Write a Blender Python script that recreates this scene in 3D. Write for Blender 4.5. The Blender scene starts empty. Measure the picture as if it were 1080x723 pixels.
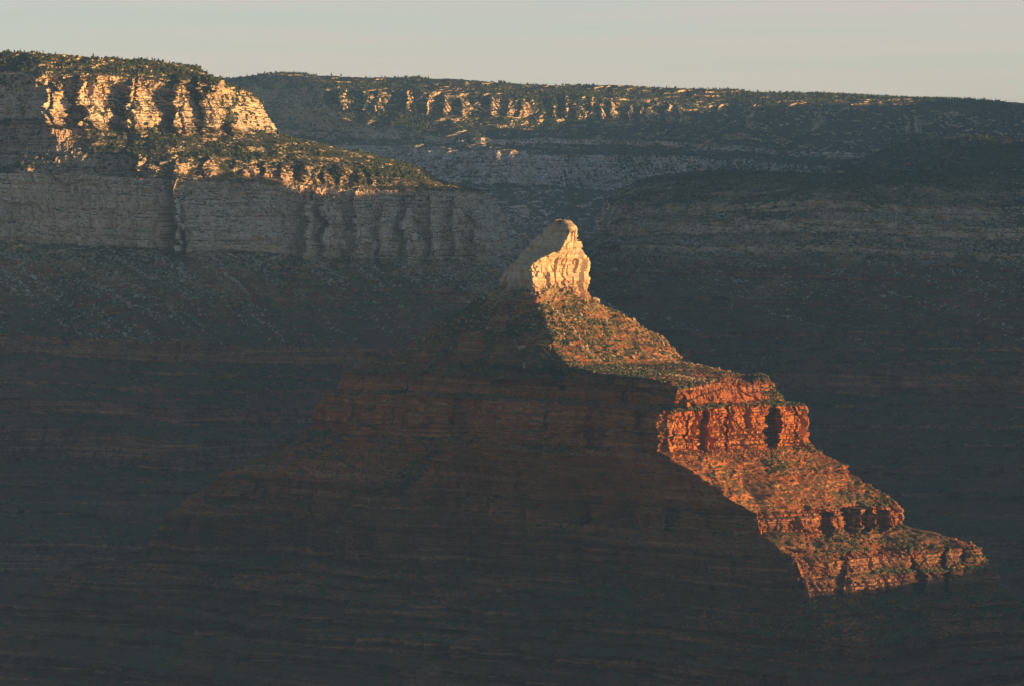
import bpy, math
import numpy as np

# ------------------------------------------------------------------ camera, sky, sun, exposure
SC = bpy.context.scene
COL = SC.collection
FPX = 540.0 / math.tan(math.radians(6.0))        # focal length in photo pixels (12 degree lens)
PITCH = math.atan(161.5 / FPX)                   # eye level lies 161 px above the picture's middle
CP, SP = math.cos(PITCH), math.sin(PITCH)

cam_d = bpy.data.cameras.new('camera')
cam_d.sensor_fit = 'HORIZONTAL'
cam_d.angle = math.radians(12.0)
cam_d.clip_start = 1.0
cam_d.clip_end = 120000.0
cam = bpy.data.objects.new('camera', cam_d)
COL.objects.link(cam)
cam.location = (0, 0, 0)
cam.rotation_euler = (math.pi / 2 - PITCH, 0, 0)
SC.camera = cam

SUN_EL = math.radians(6.0)
SUN_A = math.radians(15.0)                       # the sun stands right of the view, this far towards the camera
S = (math.cos(SUN_EL) * math.cos(SUN_A), -math.cos(SUN_EL) * math.sin(SUN_A), math.sin(SUN_EL))

w = bpy.data.worlds.new('World')
SC.world = w
w.use_nodes = True
nt = w.node_tree
nt.nodes.clear()
wo = nt.nodes.new('ShaderNodeOutputWorld')
bg = nt.nodes.new('ShaderNodeBackground')
sky = nt.nodes.new('ShaderNodeTexSky')
sky.sky_type = 'NISHITA'
sky.sun_disc = False
sky.sun_elevation = SUN_EL
sky.sun_rotation = math.atan2(S[0], S[1])        # measured clockwise from +Y
sky.altitude = 2100
sky.air_density = 1.0
sky.dust_density = 0.6
sky.ozone_density = 2.5
bg.inputs['Strength'].default_value = 0.062
# thin high cloud in streaks, laid out by direction in the sky
tc = nt.nodes.new('ShaderNodeTexCoord')
mp = nt.nodes.new('ShaderNodeMapping')
mp.inputs['Scale'].default_value = (3.0, 3.0, 90.0)
mp.inputs['Rotation'].default_value = (0.0, math.radians(-3), 0.0)
nz = nt.nodes.new('ShaderNodeTexNoise')
nz.inputs['Scale'].default_value = 2.2
nz.inputs['Detail'].default_value = 5
rmp = nt.nodes.new('ShaderNodeMapRange')
rmp.inputs['From Min'].default_value = 0.30
rmp.inputs['From Max'].default_value = 0.72
rmp.inputs['To Min'].default_value = 0.19
rmp.inputs['To Max'].default_value = 0.40
mixc = nt.nodes.new('ShaderNodeMix')
mixc.data_type = 'RGBA'
mixc.inputs[7].default_value = (5.0, 2.95, 2.85, 1)
nt.links.new(tc.outputs['Generated'], mp.inputs['Vector'])
nt.links.new(mp.outputs['Vector'], nz.inputs['Vector'])
nt.links.new(nz.outputs['Fac'], rmp.inputs['Value'])
sxz = nt.nodes.new('ShaderNodeSeparateXYZ')
nt.links.new(tc.outputs['Generated'], sxz.inputs[0])
low = nt.nodes.new('ShaderNodeMapRange')          # the veil of cloud lies low over the horizon
low.inputs['From Min'].default_value = 0.10
low.inputs['From Max'].default_value = 0.32
low.inputs['To Min'].default_value = 1.0
low.inputs['To Max'].default_value = 0.1
nt.links.new(sxz.outputs[2], low.inputs['Value'])
mlt = nt.nodes.new('ShaderNodeMath')
mlt.operation = 'MULTIPLY'
nt.links.new(rmp.outputs['Result'], mlt.inputs[0])
nt.links.new(low.outputs['Result'], mlt.inputs[1])
nt.links.new(mlt.outputs[0], mixc.inputs[0])
nt.links.new(sky.outputs['Color'], mixc.inputs[6])
nt.links.new(mixc.outputs[2], bg.inputs['Color'])
nt.links.new(bg.outputs['Background'], wo.inputs['Surface'])

sun_d = bpy.data.lights.new('sun', 'SUN')
sun_d.energy = 3.6
sun_d.angle = math.radians(0.5)
sun_d.color = (1.0, 0.60, 0.25)
sun = bpy.data.objects.new('sun', sun_d)
COL.objects.link(sun)
from mathutils import Vector
sun.rotation_euler = Vector(S).to_track_quat('Z', 'Y').to_euler()
sun.location = Vector(S) * 20000

SC.view_settings.view_transform = 'Standard'
SC.view_settings.look = 'None'
SC.view_settings.gamma = 1.0
SC.view_settings.exposure = 1.7
SC.view_settings.use_curve_mapping = False
SC.cycles.max_bounces = 4
SC.cycles.diffuse_bounces = 2
SC.cycles.volume_bounces = 1
SC.cycles.use_denoising = True

HAZE = dict(density=1.4e-5, color=(0.27, 0.55, 0.93))

# ------------------------------------------------------------------ helpers
def zp(py, Y):
    """height of the point seen at picture row py at distance Y"""
    v = (361.5 - py) / FPX
    return Y * (v * CP - SP) / (CP + v * SP)

def xp(px, Y, z):
    return (px - 540.0) / FPX * (Y * CP - z * SP)

def _h(ix, iy, iz, seed):
    h = (ix.astype(np.uint32) * np.uint32(374761393)) ^ (iy.astype(np.uint32) * np.uint32(668265263)) \
        ^ (iz.astype(np.uint32) * np.uint32(2246822519)) ^ np.uint32((seed * 3266489917) & 0xffffffff)
    h = (h ^ (h >> np.uint32(15))) * np.uint32(2246822519)
    h = (h ^ (h >> np.uint32(13))) * np.uint32(3266489917)
    h = h ^ (h >> np.uint32(16))
    return (h & np.uint32(0xffffff)).astype(np.float32) / np.float32(8388607.5) - np.float32(1.0)

def noise2(x, y, seed=0):
    x, y = np.broadcast_arrays(np.asarray(x, np.float32), np.asarray(y, np.float32))
    fx, fy = np.floor(x), np.floor(y)
    ix, iy = fx.astype(np.int32), fy.astype(np.int32)
    u, v = x - fx, y - fy
    u = u * u * (3 - 2 * u)
    v = v * v * (3 - 2 * v)
    zz = np.zeros_like(ix)
    a, b = _h(ix, iy, zz, seed), _h(ix + 1, iy, zz, seed)
    c, d = _h(ix, iy + 1, zz, seed), _h(ix + 1, iy + 1, zz, seed)
    return (a * (1 - u) + b * u) * (1 - v) + (c * (1 - u) + d * u) * v

def fbm2(x, y, seed, octv=3, gain=0.5):
    t, a = 0, 1.0
    for k in range(octv):
        t = t + a * noise2(x * 2 ** k + 17.3 * k, y * 2 ** k + 5.1 * k, seed + k)
        a *= gain
    return t

def cell2(x, y, seed):
    """blocky steps: one random value per cell, cells of uneven width"""
    x, y = np.broadcast_arrays(np.asarray(x, np.float32), np.asarray(y, np.float32))
    xx = x + 0.35 * noise2(x * 1.7, y * 0.6, seed + 91)
    yy = y + 0.35 * noise2(x * 0.5, y * 1.9, seed + 92)
    ix, iy = np.floor(xx).astype(np.int32), np.floor(yy).astype(np.int32)
    return _h(ix, iy, np.zeros_like(ix), seed)

TAB = np.random.default_rng(11).random(64 ** 3).astype(np.float32) * 2 - 1
def noise3(x, y, z, seed=0):
    o = np.float32(seed * 7.313 % 61)
    x, y, z = np.broadcast_arrays(np.asarray(x, np.float32) + o, np.asarray(y, np.float32) + o * 1.7, np.asarray(z, np.float32) - o)
    fx, fy, fz = np.floor(x), np.floor(y), np.floor(z)
    u, v, q = x - fx, y - fy, z - fz
    u, v, q = u * u * (3 - 2 * u), v * v * (3 - 2 * v), q * q * (3 - 2 * q)
    ix, iy, iz = fx.astype(np.int32) & 63, fy.astype(np.int32) & 63, fz.astype(np.int32) & 63
    x0, x1 = ix << 12, ((ix + 1) & 63) << 12
    y0, y1 = iy << 6, ((iy + 1) & 63) << 6
    z1 = (iz + 1) & 63
    def pl(zi):
        a, b = TAB[x0 + y0 + zi], TAB[x1 + y0 + zi]
        c, d = TAB[x0 + y1 + zi], TAB[x1 + y1 + zi]
        a = a + (b - a) * u
        return a + (c + (d - c) * u - a) * v
    a = pl(iz)
    return a + (pl(z1) - a) * q

def fbm3(x, y, z, seed, octv=3, gain=0.5):
    t, a = 0, 1.0
    for k in range(octv):
        t = t + a * noise3(x * 2 ** k, y * 2 ** k, z * 2 ** k, seed + 3 * k)
        a *= gain
    return t

def cell3(x, y, z, seed):
    """blocks of uneven size, one random value each"""
    xr, yr = x * 0.87 + y * 0.5, y * 0.87 - x * 0.5
    w = 0.45 * noise3(xr * 1.3, yr * 1.3, z * 1.3, seed + 1)
    ix, iy, iz = (np.floor(k).astype(np.int32) for k in (xr + w, yr - w, z + 0.8 * w))
    return TAB[((ix & 63) << 12) + ((iy & 63) << 6) + ((iz + seed) & 63)]

def sstep(a, b, x):
    t = np.clip((x - a) / (b - a), 0, 1)
    return t * t * (3 - 2 * t)

def mesh_obj(name, verts, faces, mat, parent=None, smooth=False):
    verts = np.ascontiguousarray(verts, np.float32)
    faces = np.ascontiguousarray(faces, np.int32)
    m = bpy.data.meshes.new(name)
    n, k = faces.shape
    m.vertices.add(len(verts))
    m.vertices.foreach_set('co', verts.ravel())
    m.loops.add(n * k)
    m.loops.foreach_set('vertex_index', faces.ravel())
    m.polygons.add(n)
    m.polygons.foreach_set('loop_start', np.arange(0, n * k, k, dtype=np.int32))
    m.polygons.foreach_set('use_smooth', np.full(n, smooth, bool))
    m.update(calc_edges=True)
    m.materials.append(mat)
    o = bpy.data.objects.new(name, m)
    COL.objects.link(o)
    if parent is not None:
        o.parent = parent
    return o

def tag(o, label=None, cat=None, group=None, kind=None):
    if label: o['label'] = label
    if cat: o['category'] = cat
    if group: o['group'] = group
    if kind: o['kind'] = kind
    return o

def empty(name, loc):
    o = bpy.data.objects.new(name, None)
    o.location = loc
    o.empty_display_size = 10
    COL.objects.link(o)
    return o

# ------------------------------------------------------------------ materials
class NT:
    def __init__(s, name):
        s.m = bpy.data.materials.new(name)
        s.m.use_nodes = True
        s.t = s.m.node_tree
        s.b = s.t.nodes['Principled BSDF']
        s.b.inputs['Roughness'].default_value = 0.95
        s.b.inputs['Specular IOR Level'].default_value = 0.1
    def n(s, t): return s.t.nodes.new(t)
    def l(s, a, b): s.t.links.new(a, b)
    def noise(s, vec, scale, detail=3, rough=0.6):
        q = s.n('ShaderNodeTexNoise')
        q.inputs['Scale'].default_value = scale
        q.inputs['Detail'].default_value = detail
        q.inputs['Roughness'].default_value = rough
        s.l(vec, q.inputs['Vector'])
        return q.outputs['Fac']
    def mapped(s, vec, scale):
        q = s.n('ShaderNodeMapping')
        q.inputs['Scale'].default_value = scale
        s.l(vec, q.inputs['Vector'])
        return q.outputs['Vector']
    def rng(s, v, a, b, c=0.0, d=1.0):
        q = s.n('ShaderNodeMapRange')
        for k, x in zip(('From Min', 'From Max', 'To Min', 'To Max'), (a, b, c, d)):
            q.inputs[k].default_value = x
        s.l(v, q.inputs['Value'])
        return q.outputs['Result']
    def math(s, op, a, b):
        q = s.n('ShaderNodeMath')
        q.operation = op
        for i, x in enumerate((a, b)):
            if isinstance(x, (int, float)): q.inputs[i].default_value = x
            else: s.l(x, q.inputs[i])
        return q.outputs[0]
    def mix(s, f, a, b, mode='MIX'):
        q = s.n('ShaderNodeMix')
        q.data_type = 'RGBA'
        q.blend_type = mode
        for i, x in ((0, f), (6, a), (7, b)):
            if isinstance(x, (int, float)): q.inputs[i].default_value = x
            elif isinstance(x, tuple): q.inputs[i].default_value = x + (1,)
            else: s.l(x, q.inputs[i])
        return q.outputs[2]
    def ramp(s, v, stops):
        q = s.n('ShaderNodeValToRGB')
        e = q.color_ramp.elements
        while len(e) < len(stops): e.new(0.5)
        for el, (p, c) in zip(e, stops):
            el.position = p
            el.color = c + (1,)
        s.l(v, q.inputs['Fac'])
        return q.outputs['Color']

CREAM = (0.60, 0.455, 0.28)
CREAM_D = (0.38, 0.265, 0.155)
GREY = (0.40, 0.36, 0.30)
HERMIT = (0.22, 0.068, 0.028)
SUPAI = (0.39, 0.122, 0.030)
SUPAI_D = (0.145, 0.066, 0.038)
SUPAI_P = (0.50, 0.25, 0.115)
SCRUBC = (0.056, 0.058, 0.024)
FOREST = (0.040, 0.046, 0.024)

def strata(name, tilt, xref, veg=0.5, forest=0.8, scree=1.0, vscale=1.0, dull=0.0, bare=0.0, pale=0.0):
    """bedded rock: colour by layer, own rubble and plant cover on the slopes"""
    t = NT(name)
    g = t.n('ShaderNodeNewGeometry')
    pos = g.outputs['Position']
    sx = t.n('ShaderNodeSeparateXYZ'); t.l(pos, sx.inputs[0])
    nx = t.n('ShaderNodeSeparateXYZ'); t.l(g.outputs['True Normal'], nx.inputs[0])
    x, z = sx.outputs[0], sx.outputs[2]
    z0 = t.math('SUBTRACT', z, t.math('MULTIPLY', t.math('SUBTRACT', x, xref), tilt))
    wob = t.noise(pos, 0.012, 2)
    zw = t.math('ADD', z0, t.rng(wob, 0, 1, -7, 7))
    f = t.rng(zw, -700, 340)
    def p(v): return (v + 700) / 1040
    rock = t.ramp(f, [(p(-600), SUPAI_D), (p(-440), SUPAI_D), (p(-300), SUPAI), (p(-240), SUPAI), (p(-222), HERMIT), (p(-135), HERMIT),
                      (p(-104), CREAM), (p(10), CREAM), (p(25), CREAM_D), (p(90), CREAM_D), (p(105), CREAM), (p(330), CREAM)])
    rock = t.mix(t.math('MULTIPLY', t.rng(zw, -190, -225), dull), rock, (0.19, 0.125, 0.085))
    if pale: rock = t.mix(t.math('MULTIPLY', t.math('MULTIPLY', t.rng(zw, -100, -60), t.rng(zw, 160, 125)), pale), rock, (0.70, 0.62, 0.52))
    # thin beds
    band = t.noise(t.mapped(pos, (0.004, 0.004, 0.16)), 1.0, 4, 0.75)
    rock = t.mix(t.rng(band, 0.5, 0.68, 0, 0.75), rock, SUPAI_P)
    rock = t.mix(t.rng(band, 0.50, 0.30, 0, 0.55), rock, t.mix(1.0, rock, (0.55, 0.5, 0.5), 'MULTIPLY'))
    # vertical stains
    st = t.noise(t.mapped(pos, (0.09, 0.09, 0.012)), 1.0, 4, 0.7)
    rock = t.mix(t.rng(st, 0.52, 0.75, 0, 0.6), rock, t.mix(1.0, rock, (0.50, 0.42, 0.40), 'MULTIPLY'))
    rock = t.mix(t.rng(st, 0.48, 0.28, 0, 0.4), rock, t.mix(1.0, rock, (1.25, 1.2, 1.15), 'MULTIPLY'))
    # slope cover
    at = t.n('ShaderNodeAttribute')
    at.attribute_name = 'hard'
    lie = t.math('SUBTRACT', 1.0, t.rng(at.outputs['Fac'], 0.25, 0.75))
    slope = t.math('MAXIMUM', t.rng(nx.outputs[2], 0.50, 0.70), t.math('MULTIPLY', lie, t.rng(t.math('ADD', nx.outputs[2], t.rng(zw, -120, 20, 0.0, 0.12)), 0.18, 0.42)))
    if bare: slope = t.math('MULTIPLY', slope, 1.0 - bare)
    # pale scree fans spread down over the red shale
    fan = t.noise(t.mapped(pos, (0.028, 0.028, 0.010)), 1.0, 4, 0.65)
    high = t.rng(zw, -226, -160, 0.0, 1.0)
    scr = t.math('MULTIPLY', t.rng(fan, 0.66, 0.44), t.math('MULTIPLY', high, scree))
    soil = t.mix(scr, t.mix(0.45, t.mix(1.0, rock, (0.62, 0.66, 0.7), 'MULTIPLY'), HERMIT), (0.29, 0.205, 0.078))
    soil = t.mix(t.rng(t.noise(pos, 0.05, 4, 0.7), 0.35, 0.7, 0, 0.5), soil, t.mix(1.0, soil, (0.62, 0.6, 0.55), 'MULTIPLY'))
    vn = t.noise(pos, 0.16 * vscale, 3, 0.75)
    vl = t.noise(pos, 0.010, 3)
    vegm = t.math('MULTIPLY', t.rng(t.math('ADD', vn, t.rng(vl, 0.3, 0.7, -0.12, 0.12)), 0.58 - 0.2 * veg, 0.66 - 0.2 * veg), 0.85)
    soil = t.mix(vegm, soil, SCRUBC)
    top = t.rng(zw, 5, 30)
    soil = t.mix(t.math('MULTIPLY', top, forest), soil, FOREST)
    col = t.mix(slope, rock, soil)
    t.l(col, t.b.inputs['Base Color'])
    bn = t.n('ShaderNodeBump')
    bn.inputs['Strength'].default_value = 0.7
    bn.inputs['Distance'].default_value = 1.2
    t.l(t.noise(pos, 0.5, 4, 0.7), bn.inputs['Height'])
    t.l(bn.outputs[0], t.b.inputs['Normal'])
    return t.m

def simple(name, c1, c2, scale):
    t = NT(name)
    g = t.n('ShaderNodeNewGeometry')
    o = t.n('ShaderNodeObjectInfo')
    c = t.mix(t.rng(t.noise(g.outputs['Position'], scale, 2), 0.35, 0.65), c1, c2)
    t.l(c, t.b.inputs['Base Color'])
    return t.m

# ------------------------------------------------------------------ lofted rock forms
def loft(levels, tilt=0.0, xref=0.0, row=1.2, col=1.4, seed=1, closed=False, amp=1.0, teeth=(), detail=1.0, colrange=None, gul=1.0, ledge=1.0, broken=0.0, warp=3.0, blk=1.0):
    """levels: (z, [(px, Y), ...]) from the top down, the same number of outline points at each level.
    Returns grid P (rows, cols, 3), steepness, level index per row."""
    K = len(levels[0][1])
    ctrl = np.array([[[xp(px, Y, z), Y] for px, Y in pts] for z, pts in levels])        # (lev, K, 2)
    zs = np.array([l[0] for l in levels], float)
    if closed:
        ctrl = np.concatenate([ctrl, ctrl[:, :1]], 1)
    # columns: spread along the outline by mean length
    seg = np.linalg.norm(np.diff(ctrl, axis=1), axis=2).mean(0)
    wgt = seg / col
    if colrange:                                        # coarser sampling where the camera cannot look
        wgt = wgt * np.array(colrange)
    cnt = np.maximum(4, wgt.astype(int))
    us = []
    for i, c in enumerate(cnt):
        us.append(i + np.arange(c) / c)
    u = np.concatenate(us + [[len(cnt)]])
    i0 = np.minimum(u.astype(int), len(cnt) - 1)
    fr = (u - i0)[None, :, None]
    lev = ctrl[:, i0] * (1 - fr) + ctrl[:, i0 + 1] * fr                                    # (lev, cols, 2)
    rz, ri = [], []
    for k in range(len(levels) - 1):
        d = np.linalg.norm(ctrl[k + 1] - ctrl[k], axis=1)
        vis = np.sort(d)[: max(2, len(d) * 2 // 3)]
        n = max(1, int(math.hypot(min(vis.mean(), 260), zs[k] - zs[k + 1]) / row))
        rz += list(k + np.arange(n) / n)
    rz = np.array(rz + [len(levels) - 1.0])
    k0 = np.minimum(rz.astype(int), len(levels) - 2)
    kf = (rz - k0)[:, None, None]
    XY = lev[k0] * (1 - kf) + lev[k0 + 1] * kf                                              # (rows, cols, 2)
    Z0 = (zs[k0] * (1 - kf[:, 0, 0]) + zs[k0 + 1] * kf[:, 0, 0])[:, None]
    # steepness of each piece of the profile
    run = np.linalg.norm(lev[1:] - lev[:-1], axis=2)
    st = np.abs(np.diff(zs))[:, None] / np.hypot(run, np.diff(zs)[:, None])
    steep = st[k0]
    ker = np.array([.25, .5, .25])
    sm = steep.copy()
    for _ in range(3):
        sm[1:-1] = .25 * sm[:-2] + .5 * sm[1:-1] + .25 * sm[2:]
    hard = sstep(0.60, 0.9, sm).astype(np.float32)
    # named towers: (z_low, z_high, [(px_nose, px_root, depth)]); a negative depth cuts a recess between the two instead
    z = np.broadcast_to(Z0.astype(np.float32), XY.shape[:2])
    px = XY[..., 0] / (XY[..., 1] * CP - z * SP) * FPX + 540
    fr = np.gradient(XY[..., 0], axis=1) > 0
    rr = np.random.default_rng(seed)
    for zl, zh, lst in teeth:
        for a, b, dep in lst:
            c = (px > a - 0.6 * (b - a)) & (px < b + 3) & (z > zl - 10) & (z < zh + 14) & fr
            if not c.any(): continue
            pc, zc = px[c], z[c]
            wd = b - a
            pc = pc + wd * 0.16 * noise2(zc / 16, pc * 0 + a, seed + 77) + wd * 0.10 * cell2(zc / 9, pc * 0 + a, seed + 78)
            h = np.clip((zc - zl) / (zh - zl), 0, 1)
            if dep < 0:
                hw = sstep(zl - 3, zl + 2, zc) * (1 - sstep(zh - 3, zh, zc + 5 * cell2(pc / 4, pc * 0, seed)))
                t = sstep(a, a + 0.12 * wd, pc) * (1 - sstep(b - 0.12 * wd, b, pc))
                XY[..., 1][c] -= dep * t * hw
                hard[c] = np.maximum(hard[c], np.clip(t * hw * 1.5, 0, 1))
                continue
            zt = zh - (zh - zl) * 0.30 * rr.random()
            win = sstep(zl - 8, zl + 2, zc) * (1 - sstep(zt - 4, zt + 5, zc + 8 * cell2(pc / 4, pc * 0 + a, seed + 79)))
            bb = b - wd * (0.05 + 0.35 * rr.random()) * h          # narrower towards the top
            aa = a - 0.16 * wd
            t = np.where(pc < a, sstep(aa, a, pc), np.clip((bb - pc) / (bb - a), 0, 1))
            t = np.where((pc < aa) | (pc > bb), 0, t)
            XY[..., 1][c] -= win * t * dep * (1 - 0.2 * h)
            hard[c] = np.maximum(hard[c], np.clip(win * (t > 0.02) * 1.5, 0, 1))
    if broken:                                          # cliffs crumble into chutes and wooded gaps
        bm = sstep(-0.30, 0.10, fbm3(XY[..., 0] / 65, XY[..., 1] / 65, Z0 / 55, seed + 71, 3))
        hard = hard * (1 - broken * (1 - bm))
    # outward normal in plan, smoothed along the outline
    T = np.gradient(XY, axis=1)
    for _ in range(2):
        w9 = 9
        cs = np.cumsum(np.pad(T, ((0, 0), (w9, w9), (0, 0)), 'edge'), axis=1)
        T = (cs[:, 2 * w9:] - cs[:, :-2 * w9])[:, :T.shape[1]]
    ln = np.linalg.norm(T, axis=2, keepdims=True) + 1e-9
    N = np.stack([T[..., 1], -T[..., 0]], 2) / ln
    X, Y = XY[..., 0].astype(np.float32), XY[..., 1].astype(np.float32)
    if callable(amp): amp = amp(z, px).astype(np.float32)
    zz = z + 4 * noise3(X / 90, Y / 90, z / 200, seed + 50)
    soft = 1 - hard
    # big spurs and bays shared by all layers, deeper in hard rock
    d = amp * 15 * fbm3(X / 150, Y / 150, z / 260, seed, 3)
    rg = 1 - np.abs(fbm3(X / 50, Y / 50, z / 150, seed + 5, 3))
    d = d + hard * amp * 12 * (rg - 0.75)
    d = d + hard * amp * blk * (4.6 * cell3(X / 17, Y / 17, z / 40, seed + 9) + 2.6 * cell3(X / 8, Y / 8, z / 14, seed + 10) + 1.4 * cell3(X / 3.6, Y / 3.6, z / 7, seed + 11))
    d = d + hard * amp * 1.6 * fbm3(X / 8, Y / 8, z / 30, seed + 13, 3)
    # thin beds: ledges that run along the wall
    bed = cell2(X / 500, zz / 5.5, seed + 21) * 1.7 + cell2(X / 300, zz / 2.3, seed + 22) * 0.9
    d = d + ledge * np.minimum(amp, 1) * bed * (0.45 + 0.55 * hard)
    # gullies and hummocks on the slopes
    d = d + gul * soft * (9.0 * (np.abs(fbm3(X / 55, Y / 55, z / 220, seed + 31, 3)) - 0.3))
    d = d + detail * soft * (3.2 * fbm3(X / 10, Y / 10, z / 8, seed + 33, 3, 0.6) + 4.0 * noise3(X / 28, Y / 28, z / 26, seed + 37))
    top = np.minimum(1, np.arange(len(rz)) / 3.0)[:, None]
    d = d * top
    P = np.empty(XY.shape[:2] + (3,), np.float32)
    P[..., :2] = XY + N * d[..., None]
    # sideways wander, so that no edge runs straight
    wn = np.minimum(amp, 1) * top
    P[..., 0] += wn * (1 - 0.45 * hard) * (7 * noise3(X / 60, Y / 60, z / 40, seed + 61) + 3 * noise3(X / 17, Y / 17, z / 15, seed + 63))
    P[..., 1] += wn * (1 - 0.45 * hard) * (7 * noise3(X / 60, Y / 60, z / 40, seed + 67) + 3 * noise3(X / 17, Y / 17, z / 15, seed + 69))
    P[..., 2] = z + tilt * (X - xref) + soft * detail * 1.5 * fbm3(X / 5, Y / 5, z / 4, seed + 41, 2) \
        + np.minimum(amp, 1) * (warp * noise3(X / 240, Y / 240, z / 180, seed + 47) + 3.0 * noise3(X / 120, Y / 120, z / 90, seed + 43) + 1.2 * noise3(X / 26, Y / 26, z / 40, seed + 44))
    loft.hard = hard
    return P, sm, rz, k0

def grid_faces(r, c):
    i = np.arange(r - 1)[:, None] * c + np.arange(c - 1)[None, :]
    return np.stack([i, i + c, i + c + 1, i + 1], 2).reshape(-1, 4)

def grid_obj(name, P, mat, parent=None, hard=None):
    r, c = P.shape[:2]
    o = mesh_obj(name, P.reshape(-1, 3), grid_faces(r, c), mat, parent)
    if hard is not None:
        o.data.attributes.new('hard', 'FLOAT', 'POINT').data.foreach_set('value', np.ascontiguousarray(hard, np.float32).ravel())
    return o

RNG = np.random.default_rng(7)
def scatter(P, sm, n, lo=0.0, hi=0.75, zmin=-1e9, zmax=1e9, pxr=(-60, 1140), dens=None):
    """n random places on the grid's slopes that face a viewer"""
    a, b, c = P[:-1, :-1], P[1:, :-1], P[:-1, 1:]
    nrm = np.cross(b - a, c - a)
    area = np.linalg.norm(nrm, axis=2)
    nz = np.abs(nrm[..., 2]) / (area + 1e-9)
    px = a[..., 0] / np.maximum(a[..., 1], 1) * FPX + 540
    ok = (nz > 0.35) & (sm[:-1, :-1] < hi) & (sm[:-1, :-1] >= lo) & (a[..., 2] > zmin) & (a[..., 2] < zmax) & (px > pxr[0]) & (px < pxr[1])
    wgt = np.where(ok, area, 0)
    if dens is not None:
        wgt = wgt * dens(a, px)
    wgt = wgt.ravel().astype(float)
    if wgt.sum() <= 0: return np.zeros((0, 3))
    cs = np.cumsum(wgt)
    idx = np.searchsorted(cs, RNG.random(n) * cs[-1])
    idx = np.minimum(idx, len(wgt) - 1)
    A, B, C = a.reshape(-1, 3)[idx], b.reshape(-1, 3)[idx], c.reshape(-1, 3)[idx]
    r1, r2 = RNG.random((2, n, 1))
    return A + (B - A) * r1 + (C - A) * r2

def clumps(seed, sc):
    return lambda a, px: np.clip(0.32 + 1.35 * fbm2(a[..., 0] / sc, (a[..., 2] * 1.3 + a[..., 1] * 0.4) / sc, seed, 3), 0.03, None) ** 1.6

def merged(name, protos, pts, scl, mat, squash=(1, 1, 1)):
    V, Fs, off = [], [], 0
    which = RNG.integers(0, len(protos), len(pts))
    for k, (v, f) in enumerate(protos):
        q = np.nonzero(which == k)[0]
        if len(q) == 0: continue
        an = RNG.random(len(q)) * 6.283
        ca, sa = np.cos(an)[:, None], np.sin(an)[:, None]
        hs = scl[q][:, None]
        wd = hs * (0.8 + 0.5 * RNG.random((len(q), 1)))
        x = (v[None, :, 0] * ca - v[None, :, 1] * sa) * wd + pts[q][:, 0:1]
        y = (v[None, :, 0] * sa + v[None, :, 1] * ca) * wd + pts[q][:, 1:2]
        zz = v[None, :, 2] * hs + pts[q][:, 2:3]
        V.append(np.stack([x, y, zz], 2).reshape(-1, 3))
        Fs.append((f[None] + (np.arange(len(q)) * len(v))[:, None, None] + off).reshape(-1, 3))
        off += len(q) * len(v)
    return mesh_obj(name, np.concatenate(V), np.concatenate(Fs), mat)

# small shapes of height 1
def ico():
    t = (1 + 5 ** .5) / 2
    v = np.array([(-1, t, 0), (1, t, 0), (-1, -t, 0), (1, -t, 0), (0, -1, t), (0, 1, t), (0, -1, -t), (0, 1, -t), (t, 0, -1), (t, 0, 1), (-t, 0, -1), (-t, 0, 1)], float)
    f = np.array([(0, 11, 5), (0, 5, 1), (0, 1, 7), (0, 7, 10), (0, 10, 11), (1, 5, 9), (5, 11, 4), (11, 10, 2), (10, 7, 6), (7, 1, 8), (3, 9, 4), (3, 4, 2), (3, 2, 6), (3, 6, 8), (3, 8, 9), (4, 9, 5), (2, 4, 11), (6, 2, 10), (8, 6, 7), (9, 8, 1)])
    return v / np.linalg.norm(v[0]), f

def subdiv(v, f):
    v = [tuple(p) for p in v]
    cache, out = {}, []
    def m(a, b):
        k = (min(a, b), max(a, b))
        if k not in cache:
            p = np.add(v[a], v[b]) / 2
            v.append(tuple(p / np.linalg.norm(p)))
            cache[k] = len(v) - 1
        return cache[k]
    for a, b, c in f:
        x, y, z = m(a, b), m(b, c), m(c, a)
        out += [(a, x, z), (x, b, y), (z, y, c), (x, y, z)]
    return np.array(v), np.array(out)

def bush_proto(seed):
    r = np.random.default_rng(seed)
    v, f = ico()
    v = v * (0.45 + 0.4 * r.random((len(v), 1)))
    v[:, 2] = v[:, 2] * 0.7 + 0.3
    return v, f

def rock_proto(seed, sub=0):
    r = np.random.default_rng(seed)
    v, f = ico()
    if sub: v, f = subdiv(v, f)
    nrm = r.normal(size=(7 + 9 * sub, 3)); nrm /= np.linalg.norm(nrm, axis=1)[:, None]
    for q in nrm:                                        # cut flat sides
        dd = v @ q
        lim = 0.42 + 0.26 * r.random()
        v = v - np.maximum(dd - lim, 0)[:, None] * q
    v = v * np.array([0.75, 0.6, 0.5]) * 1.1
    v[:, 2] += 0.22
    return v, f

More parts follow.
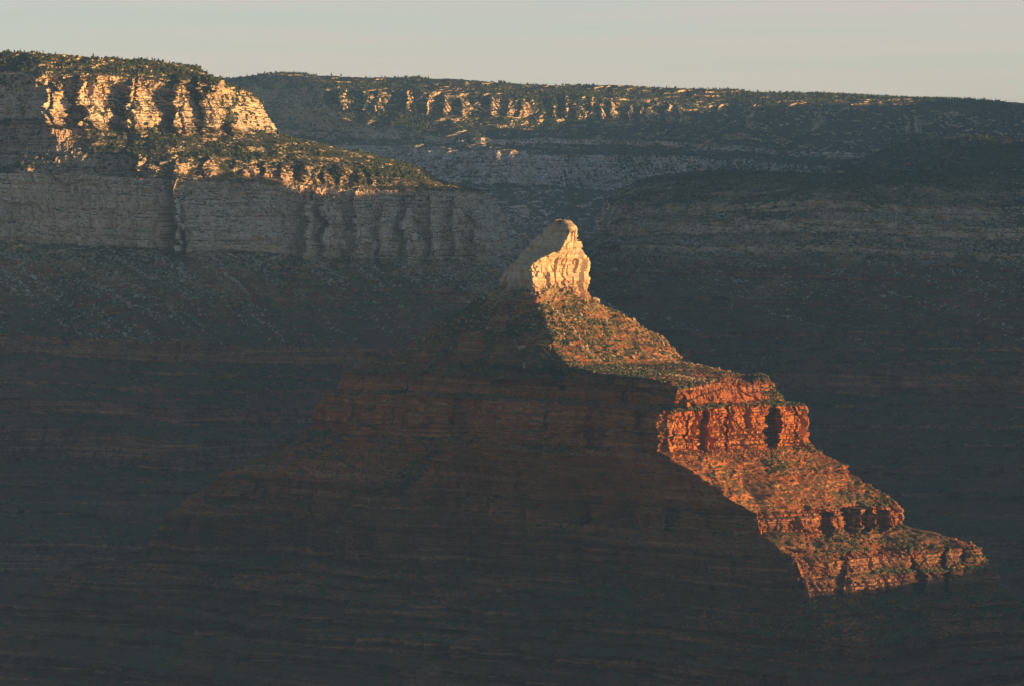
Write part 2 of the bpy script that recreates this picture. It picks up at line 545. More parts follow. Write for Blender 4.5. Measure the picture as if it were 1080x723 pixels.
def conifer_proto(seed, tiers=4, sides=7):
    """ragged crown of drooping branch whorls; height 1"""
    r = np.random.default_rng(seed)
    V, Fc = [], []
    lean = r.normal(size=2) * 0.03
    z0 = 0.12 + 0.1 * r.random()
    wid = 0.20 + 0.09 * r.random()
    for k in range(tiers):
        f = k / tiers
        zb = z0 + (1 - z0) * f
        zt = min(1.0, zb + (1 - z0) / tiers * 1.75)
        rad = wid * (1 - f) ** 0.8 + 0.03
        b = len(V)
        V.append((lean[0] * zt, lean[1] * zt, zt))
        n = sides
        ph = r.random() * 6.28
        for i in range(n):
            a = ph + 6.283 * i / n + 0.25 * r.normal()
            q = rad * (0.55 + 0.75 * r.random())
            V.append((q * math.cos(a) + lean[0] * zb, q * math.sin(a) + lean[1] * zb, zb + 0.05 * r.normal()))
        V.append((lean[0] * zb, lean[1] * zb, zb + 0.08))
        for i in range(n):
            j = (i + 1) % n
            Fc.append((b, b + 1 + i, b + 1 + j))
            Fc.append((b + n + 1, b + 1 + j, b + 1 + i))
    return np.array(V), np.array(Fc)

def trunk_proto():
    V, Fc = [], []
    for k, (rr, zz) in enumerate(((0.028, -0.03), (0.02, 0.3), (0.004, 0.93))):
        for i in range(5):
            a = 6.283 * i / 5
            V.append((rr * math.cos(a), rr * math.sin(a), zz))
    for k in range(2):
        for i in range(5):
            j = (i + 1) % 5
            a, b, c, d = k * 5 + i, k * 5 + j, k * 5 + 5 + j, k * 5 + 5 + i
            Fc += [(a, b, c), (a, c, d)]
    return np.array(V), np.array(Fc)

def with_steps(levels, steps):
    """adds small cliffs (z_top, z_foot) to the slopes of a form"""
    zs = [l[0] for l in levels]
    out = list(levels)
    for za, zb in steps:
        k = max(i for i in range(len(zs)) if zs[i] >= za)
        f = (zs[k] - za) / (zs[k] - zs[k + 1])
        pa = [(p[0] + (q[0] - p[0]) * f, p[1] + (q[1] - p[1]) * f) for p, q in zip(levels[k][1], levels[k + 1][1])]
        g = min(0.97, f + 0.12 * (za - zb) / (zs[k] - zs[k + 1]))
        pb = [(p[0] + (q[0] - p[0]) * g, p[1] + (q[1] - p[1]) * g) for p, q in zip(levels[k][1], levels[k + 1][1])]
        out += [(za, pa), (zb, pb)]
    return sorted(out, key=lambda l: -l[0])

# ------------------------------------------------------------------ ground
t = NT('valley_soil')
g = t.n('ShaderNodeNewGeometry')
t.l(t.mix(t.rng(t.noise(g.outputs['Position'], 0.01, 6, 0.7), 0.35, 0.65), (0.20, 0.11, 0.07), SCRUBC), t.b.inputs['Base Color'])
n = 61
gx, gy = np.meshgrid(np.linspace(-16000, 16000, n), np.linspace(-3000, 29000, n))
gz = -655 + 12 * noise2(gx / 1500, gy / 1500, 3)
gp = np.stack([gx, gy, gz], 2)[::-1]
floor = grid_obj('terrain', gp, t.m)
tag(floor, 'dark floor of the canyon far below the butte and cliffs', 'canyon floor', kind='structure')

# ------------------------------------------------------------------ the butte
def brow(z, L, LY, Nn, NY, R, RY, bd=120, q=(0, 0), mm=(0, 0)):
    m = ((L + Nn) / 2 + mm[0], (LY + NY) / 2 + mm[1])
    m1 = ((L * 3 + Nn) / 4 + mm[0] * .7, (LY * 3 + NY) / 4 + mm[1] * .7)
    m2 = ((L + Nn * 3) / 4 + mm[0] * .7, (LY + NY * 3) / 4 + mm[1] * .7)
    qq = ((Nn + R) / 2 + q[0], (NY + RY) / 2 + q[1])
    return (z, [(L, LY), m1, m, m2, (Nn, NY), qq, (R, RY), (R * .7 + L * .3, max(LY, RY) + bd), (R * .3 + L * .7, max(LY, RY) + bd)])

Z = lambda py: zp(py, 5790)
cap_levels = [
    brow(Z(233), 592, 5802, 595, 5800, 597, 5801, 2),
    brow(Z(238), 586, 5806, 600, 5790, 604, 5800, 8),
    brow(Z(245), 576, 5815, 602, 5779, 609, 5803, 14),
    brow(Z(254), 564, 5822, 598, 5772, 610, 5806, 18),
    brow(Z(264), 555, 5830, 591, 5767, 610, 5808, 22),
    brow(Z(273), 547, 5838, 572, 5757, 613, 5810, 26),
    brow(Z(281), 541, 5844, 560, 5754, 614, 5811, 29),
    brow(Z(295), 532, 5852, 563, 5751, 614, 5813, 33),
    brow(Z(312), 522, 5860, 567, 5747, 613, 5814, 36),
    brow(Z(326), 516, 5864, 568, 5746, 615, 5816, 38),
]
butte_levels = [
    brow(Z(303), 536, 5845, 574, 5772, 603, 5815, 25),
    # talus cone
    brow(Z(317), 512, 5862, 568, 5742, 625, 5818, 45),
    brow(Z(350), 455, 5910, 580, 5680, 686, 5830, 100),
    brow(-206, 406, 5957, 600, 5590, 735, 5835, 150),
    # bench
    brow(-214, 382, 5978, 704, 5422, 774, 5705, 170),
    # upper red cliff, two tiers
    brow(-221, 368, 5985, 716, 5398, 814, 5612, 180),
    brow(-242, 362, 5987, 716, 5395, 826, 5600, 180),
    brow(-245, 346, 6000, 702, 5370, 850, 5556, 190),
    brow(-292, 337, 6006, 698, 5362, 857, 5545, 195),
    brow(-300, 322, 6018, 706, 5340, 868, 5535, 200),
    brow(-356, 228, 6070, 796, 5340, 954, 5485, 260),
    # second cliff
    brow(-380, 216, 6078, 802, 5330, 961, 5480, 265),
    brow(-402, 186, 6095, 836, 5290, 1030, 5458, 290, q=(0, 25)),
    # third cliff
    brow(-424, 176, 6100, 845, 5282, 1045, 5450, 295, q=(2, 30)),
    brow(-428, 172, 6102, 850, 5274, 1049, 5446, 295, q=(0, 28)),
    brow(-450, 166, 6106, 856, 5266, 1050, 5442, 300, q=(0, 28)),
    # lower slopes
    brow(-484, 52, 6140, 915, 5140, 1092, 5420, 330),
    brow(-500, 45, 6146, 920, 5130, 1098, 5415, 335),
    brow(-522, -20, 6180, 962, 5040, 1140, 5390, 360),
    brow(-540, -30, 6185, 968, 5030, 1150, 5385, 360),
    brow(-580, -150, 6230, 1010, 4880, 1230, 5330, 400),
    brow(-600, -160, 6235, 1015, 4870, 1240, 5320, 400),
    brow(-670, -330, 6320, 1080, 4600, 1420, 5200, 500),
]
butte_levels = with_steps(butte_levels, [(-460, -466), (-472, -476), (-508, -513), (-552, -560)])
m_butte = strata('butte_rock', 0.0, 0.0, veg=0.62, scree=1.0)
PC, SCP, RC, _ = loft(cap_levels, row=0.7, col=0.8, seed=23, closed=True, amp=lambda z, px: 0.52 + 0 * z, gul=0.4, ledge=0.6, detail=0.9, blk=1.7, colrange=[1.2, 1.2, 1.2, 1.2, 1.5, 1.5, .4, .3, .4])
HC = loft.hard
rib = [(-222, -172, [(528, 558, 34), (574, 590, 26)]), (-240, -218, [(716, 730, 12)]),
       (-293, -240, [(809, 818, -34), (744, 749, -9), (770, 773, -8), (728, 731, -8), (838, 841, -8)]), (-293, -246, [(353, 356, -16), (366, 371, -26), (381, 384, -14), (397, 403, -30), (418, 421, -14), (436, 442, -24), (462, 465, -14), (478, 484, -22), (512, 516, -16), (540, 547, -24), (580, 584, -16), (622, 630, -22), (664, 668, -14)]),
       (-240, -222, [(388, 394, -18), (430, 434, -12), (470, 478, -20), (530, 534, -12), (590, 598, -18), (650, 655, -12)]),
       (-382, -358, [(232, 238, -20), (262, 270, -26), (318, 322, -16), (380, 388, -24), (440, 444, -16), (520, 530, -24), (610, 616, -18), (700, 708, -20)]), (-384, -358, [(862, 880, -24), (889, 901, -20), (909, 918, -18), (928, 936, -14), (844, 849, -10)]),
       (-452, -404, [(959, 974, -24), (884, 892, -12), (990, 1000, -20), (1014, 1022, -18)])]
PB, SB, RZ, K0 = loft(butte_levels, row=1.0, col=1.15, seed=3, closed=True, amp=lambda z, px: np.interp(z, [-290, -215, -110], [1.0, 0.75, 0.4]) * (1 + 0.7 * (1 - sstep(600, 700, px)) * sstep(-230, -300, z)), teeth=rib, gul=1.6, ledge=1.6, broken=0.12, colrange=[1, 1, 1, 1, 1.5, 1.5, .5, .2, .4])
HB = loft.hard
pxB = PB[..., 0] / PB[..., 1] * FPX + 540
PB[..., 2] += (3.5 + 2.5 * cell2(pxB / 9, PB[..., 1] * 0, 5)) * sstep(722, 748, pxB) * (1 - sstep(806, 826, pxB)) * sstep(-238, -224, PB[..., 2]) * (1 - sstep(-220, -212, PB[..., 2])) * (PB[..., 1] < 5720)
B0 = np.array([60, 5750, -600], np.float32)
butte = empty('butte', tuple(float(k) for k in B0))
tag(butte, 'red butte topped by a pale sunlit rock fin, standing alone amid the canyon', 'butte')
grid_obj('cap_rock', PC - B0, strata('cap_stone', 0.0, 0.0, veg=0.4, bare=0.45), butte, HC)['label'] = 'pale cream rock fin with one sunlit wall'
parts = [('talus_cone', 0, -206, 'slope of pale rubble over red shale below the fin'),
         ('bench', -206, -221, None), ('cliff_band', -221, -292, 'upper red cliff, tallest of the bands, sunlit on its right face'),
         ('talus_slope', -292, -356, None), ('cliff_band', -356, -380, 'middle red cliff band with dark alcoves'),
         ('talus_slope', -380, -402, None), ('cliff_band', -402, -450, 'lowest sunlit red cliff band'), ('lower_slope', -450, -670, None)]
ZROW = np.interp(RZ, np.arange(len(butte_levels)), [l[0] for l in butte_levels])
for nm, a, b, lab in parts:
    rows = np.nonzero((ZROW <= a + 1e-6) & (ZROW >= b - 1e-6))[0]
    r0, r1 = (0 if a == 0 else rows[0]), min(len(ZROW), rows[-1] + 2)
    o = grid_obj(nm, PB[r0:r1] - B0, m_butte, butte, HB[r0:r1])
    if lab: o['label'] = lab

# ------------------------------------------------------------------ left canyon wall
XR = xp(250, 7900, 0)
left_levels = [
    (222, [(-600, 9400), (-30, 9400), (50, 9400), (120, 9400), (150, 9400), (190, 9400), (200, 9500), (200, 9600)]),
    (206, [(-600, 8200), (-30, 8060), (40, 8000), (110, 8060), (150, 8130), (184, 8210), (200, 8500), (200, 9600)]),
    (176, [(-600, 8110), (-30, 7985), (46, 7905), (130, 7990), (182, 8060), (226, 8140), (244, 8450), (262, 9600)]),
    (98, [(-600, 8080), (-30, 7945), (53, 7850), (138, 7925), (200, 7995), (250, 8075), (272, 8430), (290, 9600)]),
    (90, [(-600, 8065), (-30, 7930), (57, 7838), (144, 7910), (210, 7975), (270, 8060), (296, 8430), (310, 9600)]),
    (46, [(-600, 7960), (-30, 7880), (60, 7830), (180, 7790), (300, 7920), (404, 8020), (432, 8400), (440, 9600)]),
    (20, [(-600, 7940), (-30, 7860), (63, 7815), (186, 7764), (305, 7893), (452, 7985), (476, 8390), (444, 9600)]),
    (10, [(-600, 7900), (-30, 7830), (60, 7822), (190, 7730), (300, 7862), (490, 7948), (505, 8350), (505, 9600)]),
    (-100, [(-600, 7885), (-30, 7815), (62, 7825), (200, 7700), (302, 7840), (524, 7905), (548, 8350), (548, 9600)]),
    (-112, [(-600, 7860), (-30, 7790), (64, 7790), (200, 7670), (305, 7815), (532, 7890), (560, 8350), (560, 9600)]),
    (-225, [(-600, 7600), (-30, 7520), (70, 7560), (190, 7400), (310, 7560), (620, 7700), (700, 8300), (700, 9600)]),
    (-238, [(-600, 7560), (-30, 7480), (72, 7500), (190, 7360), (312, 7500), (650, 7660), (740, 8300), (740, 9600)]),
    (-268, [(-600, 7552), (-30, 7472), (72, 7492), (190, 7352), (312, 7490), (655, 7650), (745, 8300), (745, 9600)]),
    (-327, [(-600, 7400), (-30, 7320), (74, 7300), (190, 7200), (316, 7300), (700, 7560), (790, 8300), (790, 9600)]),
    (-348, [(-600, 7395), (-30, 7314), (74, 7294), (190, 7194), (316, 7294), (702, 7555), (792, 8300), (792, 9600)]),
    (-366, [(-600, 7330), (-30, 7260), (75, 7230), (190, 7130), (318, 7220), (730, 7500), (820, 8300), (820, 9600)]),
    (-414, [(-600, 7320), (-30, 7250), (75, 7220), (190, 7120), (318, 7210), (735, 7490), (825, 8300), (825, 9600)]),
    (-508, [(-600, 7060), (-30, 6980), (75, 6960), (190, 6900), (320, 6980), (790, 7300), (900, 8300), (900, 9600)]),
    (-560, [(-600, 7045), (-30, 6966), (75, 6946), (190, 6886), (320, 6965), (795, 7290), (905, 8300), (905, 9600)]),
    (-670, [(-600, 6700), (-30, 6640), (75, 6620), (190, 6600), (320, 6700), (850, 7000), (980, 8300), (980, 9600)]),
]
kai = [(14, 24, 30), (52, 66, 44), (62, 82, 40), (91, 131, 52), (101, 112, 14), (117, 127, 12), (138, 167, 52), (146, 156, 16), (187, 208, 46), (195, 203, 14), (215, 236, 46), (224, 231, 14), (249, 262, 40)]
tor = [(150, 162, 28), (163, 182, 32), (184, 196, 28), (217, 229, 30), (256, 266, 28), (277, 290, 28), (292, 304, 28), (321, 330, 28), (332, 340, 26), (342, 352, 28), (360, 373, 26), (378, 388, 26), (392, 398, 16)]
coc = [(166, 178, 44), (186, 200, 56), (198, 216, 40), (328, 342, 34), (345, 365, 40), (376, 398, 35), (402, 415, 28), (428, 443, 28), (455, 470, 28), (478, 492, 20), (500, 512, 18)]
left_levels = with_steps(left_levels, [(-283, -288), (-304, -311), (-440, -447), (-472, -480), (-590, -600)])
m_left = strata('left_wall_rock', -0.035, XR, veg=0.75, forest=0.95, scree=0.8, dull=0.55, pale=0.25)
PL, SL, RL, _ = loft(left_levels, tilt=-0.035, xref=XR, row=1.5, col=1.6, seed=40, amp=1.2, gul=2.0, broken=0.25, warp=6.0, colrange=[.45, 1, 1, 1, 1, .5, .15],
                     teeth=[(92, 182, kai), (22, 44, tor), (-100, 12, coc)])
HL = loft.hard
left = grid_obj('canyon_wall', PL, m_left, None, HL)
tag(left, 'stepped canyon wall on the left with sunlit cream cliffs under a wooded rim', 'canyon wall', kind='structure')

# ------------------------------------------------------------------ right mesa
XR2 = xp(850, 8400, 0)
right_levels = [
    (30, [(700, 10500), (790, 10200), (900, 10000), (1000, 9800), (1150, 9700), (1500, 9600)]),
    (20, [(690, 10500), (735, 9200), (800, 8900), (900, 8700), (1150, 8600), (1500, 8500)]),
    (-30, [(640, 10500), (668, 8760), (740, 8580), (900, 8420), (1150, 8250), (1500, 8000)]),
    (-48, [(638, 10500), (662, 8750), (738, 8570), (900, 8410), (1150, 8240), (1500, 7990)]),
    (-62, [(636, 10500), (652, 8730), (736, 8545), (900, 8385), (1150, 8215), (1500, 7960)]),
    (-84, [(634, 10500), (648, 8722), (735, 8538), (900, 8378), (1150, 8208), (1500, 7950)]),
    (-104, [(620, 10500), (630, 8690), (730, 8500), (900, 8340), (1150, 8170), (1500, 7900)]),
    (-118, [(618, 10500), (628, 8684), (729, 8494), (900, 8334), (1150, 8164), (1500, 7890)]),
    (-228, [(560, 10500), (540, 8460), (690, 8230), (890, 8060), (1150, 7890), (1500, 7600)]),
    (-236, [(558, 10500), (535, 8440), (688, 8210), (890, 8040), (1150, 7870), (1500, 7590)]),
    (-246, [(557, 10500), (533, 8436), (687, 8206), (890, 8036), (1150, 7866), (1500, 7585)]),
    (-300, [(540, 10500), (500, 8330), (670, 8080), (885, 7890), (1150, 7720), (1500, 7450)]),
    (-330, [(538, 10500), (498, 8325), (668, 8074), (885, 7882), (1150, 7712), (1500, 7440)]),
    (-372, [(520, 10500), (470, 8240), (650, 7960), (880, 7770), (1150, 7590), (1500, 7330)]),
    (-384, [(518, 10500), (469, 8236), (649, 7956), (880, 7766), (1150, 7586), (1500, 7325)]),
    (-430, [(500, 10500), (440, 8140), (630, 7830), (876, 7640), (1150, 7450), (1500, 7200)]),
    (-442, [(499, 10500), (439, 8136), (629, 7826), (876, 7636), (1150, 7446), (1500, 7195)]),
    (-520, [(470, 10500), (400, 7960), (600, 7620), (870, 7430), (1150, 7230), (1500, 7000)]),
    (-560, [(468, 10500), (398, 7954), (598, 7612), (870, 7420), (1150, 7220), (1500, 6990)]),
    (-670, [(420, 10500), (350, 7700), (560, 7300), (860, 7100), (1150, 6900), (1500, 6700)]),
]
right_levels = with_steps(right_levels, [(-150, -157), (-190, -196), (-262, -268), (-282, -287), (-345, -350), (-400, -406), (-470, -478)])
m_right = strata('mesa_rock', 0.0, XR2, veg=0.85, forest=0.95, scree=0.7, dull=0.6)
PR, SR, RR, _ = loft(right_levels, tilt=0.0, xref=XR2, row=1.7, col=1.8, seed=80, gul=2.2, broken=0.85, warp=14.0, colrange=[.2, 1, 1, 1, .35])
HR = loft.hard
right = grid_obj('mesa', PR, m_right, None, HR)
tag(right, 'dark wooded mesa in shadow behind and right of the butte', 'mesa', kind='structure')

# ridge behind the mesa, at the right edge
back_levels = [
    (110, [(960, 10800), (1060, 10400), (1130, 10300), (1300, 10300), (1700, 10200)]),
    (80, [(930, 10800), (1040, 9900), (1100, 9700), (1300, 9500), (1700, 9300)]),
    (36, [(880, 10800), (985, 9700), (1080, 9450), (1300, 9200), (1700, 9000)]),
    (24, [(878, 10800), (983, 9695), (1079, 9445), (1300, 9190), (1700, 8990)]),
    (4, [(850, 10800), (935, 9600), (1050, 9350), (1300, 9050), (1700, 8850)]),
    (-16, [(848, 10800), (932, 9595), (1048, 9345), (1300, 9040), (1700, 8840)]),
    (-120, [(760, 10800), (830, 9300), (980, 9050), (1300, 8750), (1700, 8500)]),
    (-600, [(600, 10800), (600, 9000), (800, 8700), (1300, 8300), (1700, 8000)]),
]
PK, SK, RK, _ = loft(back_levels, row=2.2, col=2.2, seed=120, gul=1.6, broken=0.8, warp=10.0, colrange=[.3, 1, 1, .3])
HK = loft.hard
ridge = grid_obj('hill', PK, m_right, None, HK)
tag(ridge, 'dark wooded rise beyond the mesa at the right edge', 'hill', kind='structure')

# ------------------------------------------------------------------ far rim
XF = xp(450, 13000, 0)
far_levels = [
    (322, [(-400, 22000), (100, 22000), (240, 22000), (330, 22000), (460, 22000), (560, 22000), (760, 22000), (950, 22000), (1250, 22000), (1500, 22000)]),
    (302, [(-400, 16000), (150, 15800), (245, 14200), (320, 13350), (460, 13300), (560, 13400), (760, 13500), (950, 13500), (1250, 13400), (1500, 12700)]),
    (266, [(-400, 15800), (130, 15600), (238, 14000), (345, 13100), (460, 13060), (552, 13160), (730, 13260), (950, 13280), (1250, 13200), (1500, 12600)]),
    (204, [(-400, 15780), (130, 15580), (236, 13980), (352, 13000), (466, 12970), (558, 13075), (734, 13175), (950, 13200), (1250, 13120), (1500, 12540)]),
    (146, [(-400, 15600), (120, 15400), (240, 13700), (395, 12900), (500, 12760), (580, 12960), (740, 13080), (950, 13100), (1250, 13000), (1500, 12400)]),
    (130, [(-400, 15595), (120, 15395), (240, 13690), (398, 12894), (502, 12752), (580, 12954), (740, 13074), (950, 13094), (1250, 12994), (1500, 12390)]),
    (110, [(-400, 15500), (120, 15300), (240, 13560), (395, 12830), (540, 12640), (600, 12880), (740, 12980), (950, 13000), (1250, 12900), (1500, 12300)]),
    (18, [(-400, 15455), (120, 15255), (240, 13515), (395, 12775), (542, 12590), (600, 12832), (740, 12932), (950, 12952), (1250, 12852), (1500, 12255)]),
    (4, [(-400, 15450), (120, 15250), (240, 13500), (395, 12740), (542, 12550), (600, 12790), (740, 12890), (950, 12910), (1250, 12810), (1500, 12210)]),
    (-220, [(-400, 15000), (100, 14800), (230, 13000), (395, 12200), (540, 12100), (610, 12330), (740, 12430), (950, 12430), (1250, 12300), (1500, 11700)]),
    (-260, [(-400, 14990), (100, 14790), (230, 12990), (395, 12190), (540, 12090), (610, 12320), (740, 12420), (950, 12420), (1250, 12290), (1500, 11690)]),
    (-670, [(-400, 14000), (100, 13800), (220, 12000), (395, 11200), (540, 11100), (610, 11400), (740, 11500), (950, 11500), (1250, 11300), (1500, 10700)]),
]
fk = [(362, 371, 36), (384, 396, 36), (399, 414, 40), (429, 437, 36), (449, 457, 36), (469, 476, 36), (486, 493, 40), (519, 532, 36), (534, 544, 40), (547, 556, 44),
      (582, 591, 40), (596, 602, 36), (606, 619, 40), (623, 628, 30), (633, 638, 34), (644, 652, 40), (664, 668, 34), (676, 681, 34), (684, 699, 30), (704, 714, 30), (717, 729, 30),
      (790, 797, 14), (860, 872, 12), (953, 960, 44), (964, 972, 44)]
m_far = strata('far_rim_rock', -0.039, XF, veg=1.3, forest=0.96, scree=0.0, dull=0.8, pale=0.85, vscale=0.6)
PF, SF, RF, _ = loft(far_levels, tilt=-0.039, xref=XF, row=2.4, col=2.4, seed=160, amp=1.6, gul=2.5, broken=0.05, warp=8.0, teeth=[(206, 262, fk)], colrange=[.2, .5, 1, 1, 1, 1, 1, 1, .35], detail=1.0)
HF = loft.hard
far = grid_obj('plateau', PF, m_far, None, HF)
tag(far, 'distant wooded canyon rim with a row of small sunlit cliff pillars', 'canyon rim', kind='structure')

# ------------------------------------------------------------------ unseen walls added beyond the right edge, crests shaped to shade the depths
def side(name, cx, ys, hs, wid, label):
    ys = np.array(ys, float); hs = np.array(hs, float)
    yy = np.arange(ys[0], ys[-1], 12.0)
    h = np.interp(yy, ys, hs) + 7 * fbm2(yy / 120, yy * 0, 301, 3)
    prof = [(-1.0, 0.0), (-0.62, 0.35), (-0.6, 0.55), (-0.35, 0.68), (-0.33, 0.9), (-0.05, 1.0), (0.6, 0.97), (1.0, 0.0)]
    P = np.zeros((len(prof), len(yy), 3), np.float32)
    for i, (a, b) in enumerate(prof):
        P[i, :, 0] = cx + a * wid + 25 * fbm2(yy / 160, yy * 0 + i, 311, 3)
        P[i, :, 1] = yy
        P[i, :, 2] = -670 + (h + 670) * b
    o = grid_obj(name, P, m_right)
    return tag(o, label, 'canyon wall', kind='structure')
side('canyon_wall', 1650, [3500, 5230, 5450, 6000, 6800, 7060, 7096, 7111, 7130, 7170, 7300, 7335, 7500, 8500, 10000], [-305, -297, -170, -20, 170, 258, 258, 212, 256, 256, 243, 200, 198, 240, 300], 330, 'unseen canyon wall added beyond the right edge of the view, crest shaped to cast shade')
side('canyon_wall', 2000, [11800, 12300, 12800, 13300], [215, 378, 380, 320], 400, 'unseen headland added beyond the right edge of the view to shade the far rim')

# ------------------------------------------------------------------ plants and loose rock
m_tree = simple('conifer_needles', (0.032, 0.042, 0.020), (0.058, 0.066, 0.030), 0.08)
m_bark = simple('conifer_bark', (0.10, 0.07, 0.05), (0.16, 0.12, 0.09), 0.8)
m_scrub = simple('scrub_leaves', (0.040, 0.048, 0.020), (0.10, 0.095, 0.040), 0.05)
m_pale = simple('pale_boulder', (0.42, 0.31, 0.17), (0.27, 0.18, 0.09), 0.12)
m_grey = simple('grey_boulder', (0.42, 0.35, 0.25), (0.27, 0.20, 0.13), 0.12)
m_red = simple('red_rubble', (0.38, 0.14, 0.05), (0.22, 0.075, 0.03), 0.10)
bushes = [bush_proto(k) for k in range(6)]
pinyon = [(v * np.array([0.75, 0.75, 1.0]), f) for v, f in (bush_proto(20 + k) for k in range(6))]
trees = [conifer_proto(k, 4, 6) for k in range(8)]
rocks = [rock_proto(50 + k) for k in range(8)]

def stuff(name, protos, pts, lo, hi, mat, label, cat, power=1.7):
    scl = lo + (hi - lo) * RNG.random(len(pts)) ** power
    return tag(merged(name, protos, pts, scl, mat), label, cat, kind='stuff')

def streaks(seed, top):
    """rubble lies in streaks that run down the slope and thins out away from the cliff above"""
    return lambda a, px: np.clip(0.35 + 1.2 * fbm2(a[..., 0] / 16 + a[..., 1] / 22, a[..., 2] / 120, seed, 3), 0.04, None) ** 1.5 * np.exp((a[..., 2] - top) / 60)

near = lambda a: (a[..., 1] < 6100)
stuff('scrub', bushes, scatter(PB, SB, 42000, hi=0.80, zmax=-110, zmin=-500, dens=lambda a, px: near(a) * clumps(5, 60)(a, px)), 1.0, 3.4, m_scrub, 'low desert scrub dotted over the slopes of the butte', 'scrub')
stuff('scrub', bushes, scatter(PB, SB, 9000, hi=0.80, zmax=-114, zmin=-214, pxr=(540, 800), dens=lambda a, px: near(a) * clumps(35, 25)(a, px)), 0.9, 2.8, m_scrub, 'olive scrub growing on the sunlit slope below the rock fin', 'scrub')
stuff('rubble', rocks, scatter(PB, SB, 9000, hi=0.86, zmax=-112, zmin=-225, dens=lambda a, px: near(a) * streaks(15, -110)(a, px)), 0.9, 3.4, m_pale, 'pale broken rock strewn below the fin of the butte', 'rubble', 3.0)
stuff('rubble', rocks, scatter(PB, SB, 24000, hi=0.86, zmax=-212, zmin=-500, dens=lambda a, px: near(a) * clumps(16, 40)(a, px)), 0.9, 3.2, m_red, 'red broken rock lying on the slopes under the red cliffs of the butte', 'rubble', 3.0)
stuff('scrub', bushes, scatter(PL, SL, 30000, hi=0.80, zmax=40, zmin=-600, dens=clumps(6, 70)), 1.6, 4.2, m_scrub, 'scrub on the dark slopes below the left cliffs', 'scrub')
stuff('rubble', rocks, scatter(PL, SL, 15000, hi=0.86, zmax=-100, zmin=-235, dens=streaks(17, -150)), 1.4, 4.5, m_grey, 'pale broken rock below the tall left cliff', 'rubble', 3.0)
stuff('scrub', bushes, scatter(PR, SR, 26000, hi=0.85, zmin=-560, dens=clumps(7, 60)), 1.8, 4.6, m_scrub, 'scrub covering the shaded sides of the right mesa', 'scrub')
stuff('rubble', rocks, scatter(PR, SR, 16000, hi=0.9, zmax=-40, zmin=-340, dens=streaks(18, -150)), 1.4, 4.5, m_grey, 'pale broken rock on the shaded sides of the right mesa', 'rubble', 3.0)
stuff('forest', trees[:4] + pinyon, scatter(PL, SL, 9000, hi=0.9, zmin=8, zmax=400, dens=clumps(8, 90)), 3.5, 9, m_tree, 'conifer woodland on the upper slopes of the left canyon wall', 'forest')
stuff('forest', trees[:4] + pinyon, scatter(PR, SR, 5000, hi=0.9, zmin=-34, zmax=400, dens=clumps(9, 120)), 3.5, 8, m_tree, 'conifer woodland on top of the right mesa', 'forest')
stuff('forest', trees[:4] + pinyon, scatter(PK, SK, 2500, hi=0.9, zmin=-60, dens=clumps(10, 120)), 3.5, 9, m_tree, 'conifer woodland on the rise at the right edge', 'forest')
ptsF = scatter(PF[: np.searchsorted(RF, 8)], SF[: np.searchsorted(RF, 8)], 32000, hi=0.95, zmin=10, dens=lambda a, px: clumps(11, 160)(a, px) * (a[..., 1] < 14600))
stuff('forest', trees + pinyon[:4], ptsF, 3.5, 10.5, m_tree, 'conifer woodland along the far canyon rim', 'forest')

# single boulders, the largest ones one can pick out
def boulders(P, sm, n, lo, hi, zlo, zhi, pxr, mat, label, group, seed, dens=None):
    pts = scatter(P, sm, n, hi=0.9, zmin=zlo, zmax=zhi, pxr=pxr, dens=dens)
    protos = []
    for k in range(6):
        v, f = rock_proto(seed + k, 1)
        m = mesh_obj('boulder', v, f, mat)
        protos.append(m)
    for i, p in enumerate(pts):
        o = protos[i] if i < 6 else protos[i % 6].copy()
        if i >= 6: COL.objects.link(o)
        o.location = p
        sz = lo + (hi - lo) * RNG.random() ** 2.2
        o.scale = (sz * (0.8 + 0.6 * RNG.random()), sz * (0.8 + 0.5 * RNG.random()), sz * (0.7 + 0.5 * RNG.random()))
        o.rotation_euler = (0.5 * RNG.normal(), 0.5 * RNG.normal(), 6.28 * RNG.random())
        tag(o, label, 'boulder', group)
boulders(PB, SB, 60, 3, 7.5, -200, -122, (560, 720), m_pale, 'pale boulder lying on the sunlit slope below the rock fin', 'boulders on the sunlit slope below the fin', 400, lambda a, px: near(a))
boulders(PB, SB, 40, 3, 8, -206, -125, (430, 560), m_pale, 'pale boulder on the shaded left slope below the rock fin', 'boulders on the shaded slope below the fin', 410, lambda a, px: near(a))
boulders(PL, SL, 90, 3.5, 9.5, -228, -112, (0, 480), m_grey, 'grey boulder fallen below the tall left cliff', 'boulders below the left cliff', 420, streaks(17, -150))
boulders(PR, SR, 50, 3.5, 9, -230, -70, (640, 1080), m_grey, 'grey boulder on the shaded side of the right mesa', 'boulders on the right mesa', 430)

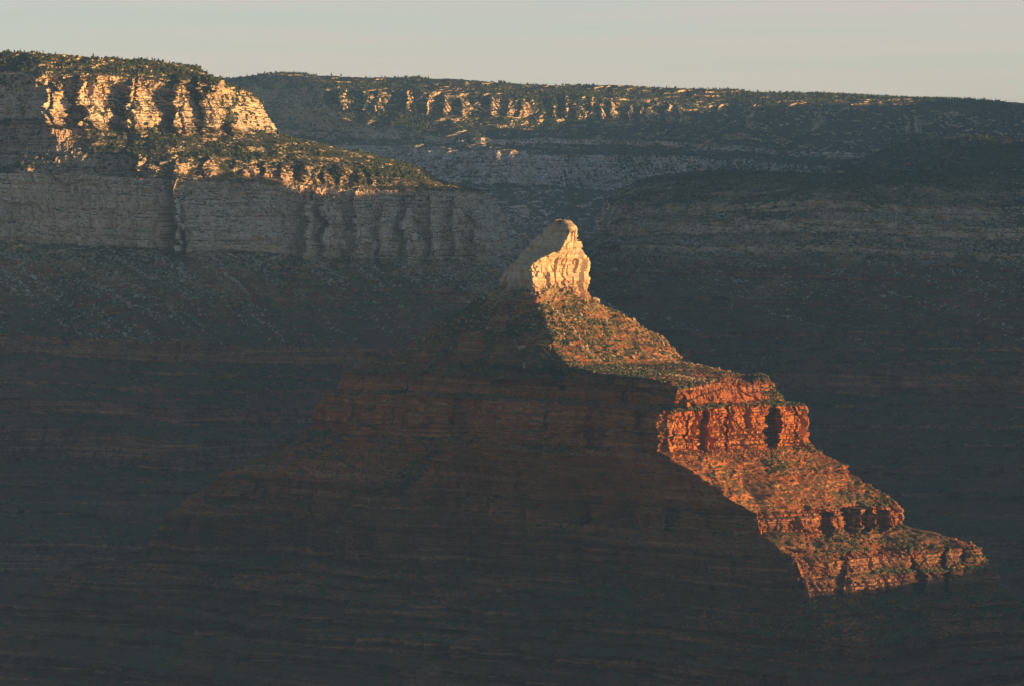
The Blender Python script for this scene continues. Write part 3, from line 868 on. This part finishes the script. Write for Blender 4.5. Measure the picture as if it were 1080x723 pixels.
# single conifers along the left rim, each with trunk and crown
crowns, trunk = [], None
for k in range(6):
    v, f = conifer_proto(90 + k, 6, 8)
    e = empty('conifer', (0, 0, 0))
    mesh_obj('crown', v, f, m_tree, e)
    v, f = trunk_proto()
    mesh_obj('trunk', v, f, m_bark, e)
    crowns.append(e)
rimpts = scatter(PL, SL, 150, hi=0.9, zmin=176, zmax=212, pxr=(0, 255), dens=lambda a, px: (a[..., 1] < 8300) * clumps(33, 50)(a, px))
for i, p in enumerate(rimpts):
    e = crowns[i % 6]
    if i >= 6:
        c = e.copy(); COL.objects.link(c)
        for ch in e.children:
            q = ch.copy(); COL.objects.link(q); q.parent = c
        e = c
    e.location = p
    h = 4 + 7 * RNG.random() ** 2
    e.scale = (h * 1.15, h * 1.15, h)
    e.rotation_euler = (0, 0, 6.28 * RNG.random())
    tag(e, 'dark conifer on the rim above the left sunlit cliffs', 'tree', 'conifers along the left rim')

# ------------------------------------------------------------------ haze
hb = bpy.data.meshes.new('haze')
x0, x1, y0, y1, z0, z1 = -16500, 16500, -3500, 29500, -690, 520
v = [(x0, y0, z0), (x1, y0, z0), (x1, y1, z0), (x0, y1, z0), (x0, y0, z1), (x1, y0, z1), (x1, y1, z1), (x0, y1, z1)]
hb.from_pydata(v, [], [(0, 3, 2, 1), (4, 5, 6, 7), (0, 1, 5, 4), (1, 2, 6, 5), (2, 3, 7, 6), (3, 0, 4, 7)])
hm = bpy.data.materials.new('haze_air')
hm.use_nodes = True
hm.node_tree.nodes.clear()
ho = hm.node_tree.nodes.new('ShaderNodeOutputMaterial')
hv = hm.node_tree.nodes.new('ShaderNodeVolumePrincipled')
hv.inputs['Density'].default_value = HAZE['density']
hv.inputs['Color'].default_value = HAZE['color'] + (1,)
hm.node_tree.links.new(hv.outputs[0], ho.inputs['Volume'])
hb.materials.append(hm)
ho_ = bpy.data.objects.new('haze', hb)
COL.objects.link(ho_)
tag(ho_, 'thin blue evening haze filling the canyon air', 'haze', kind='stuff')
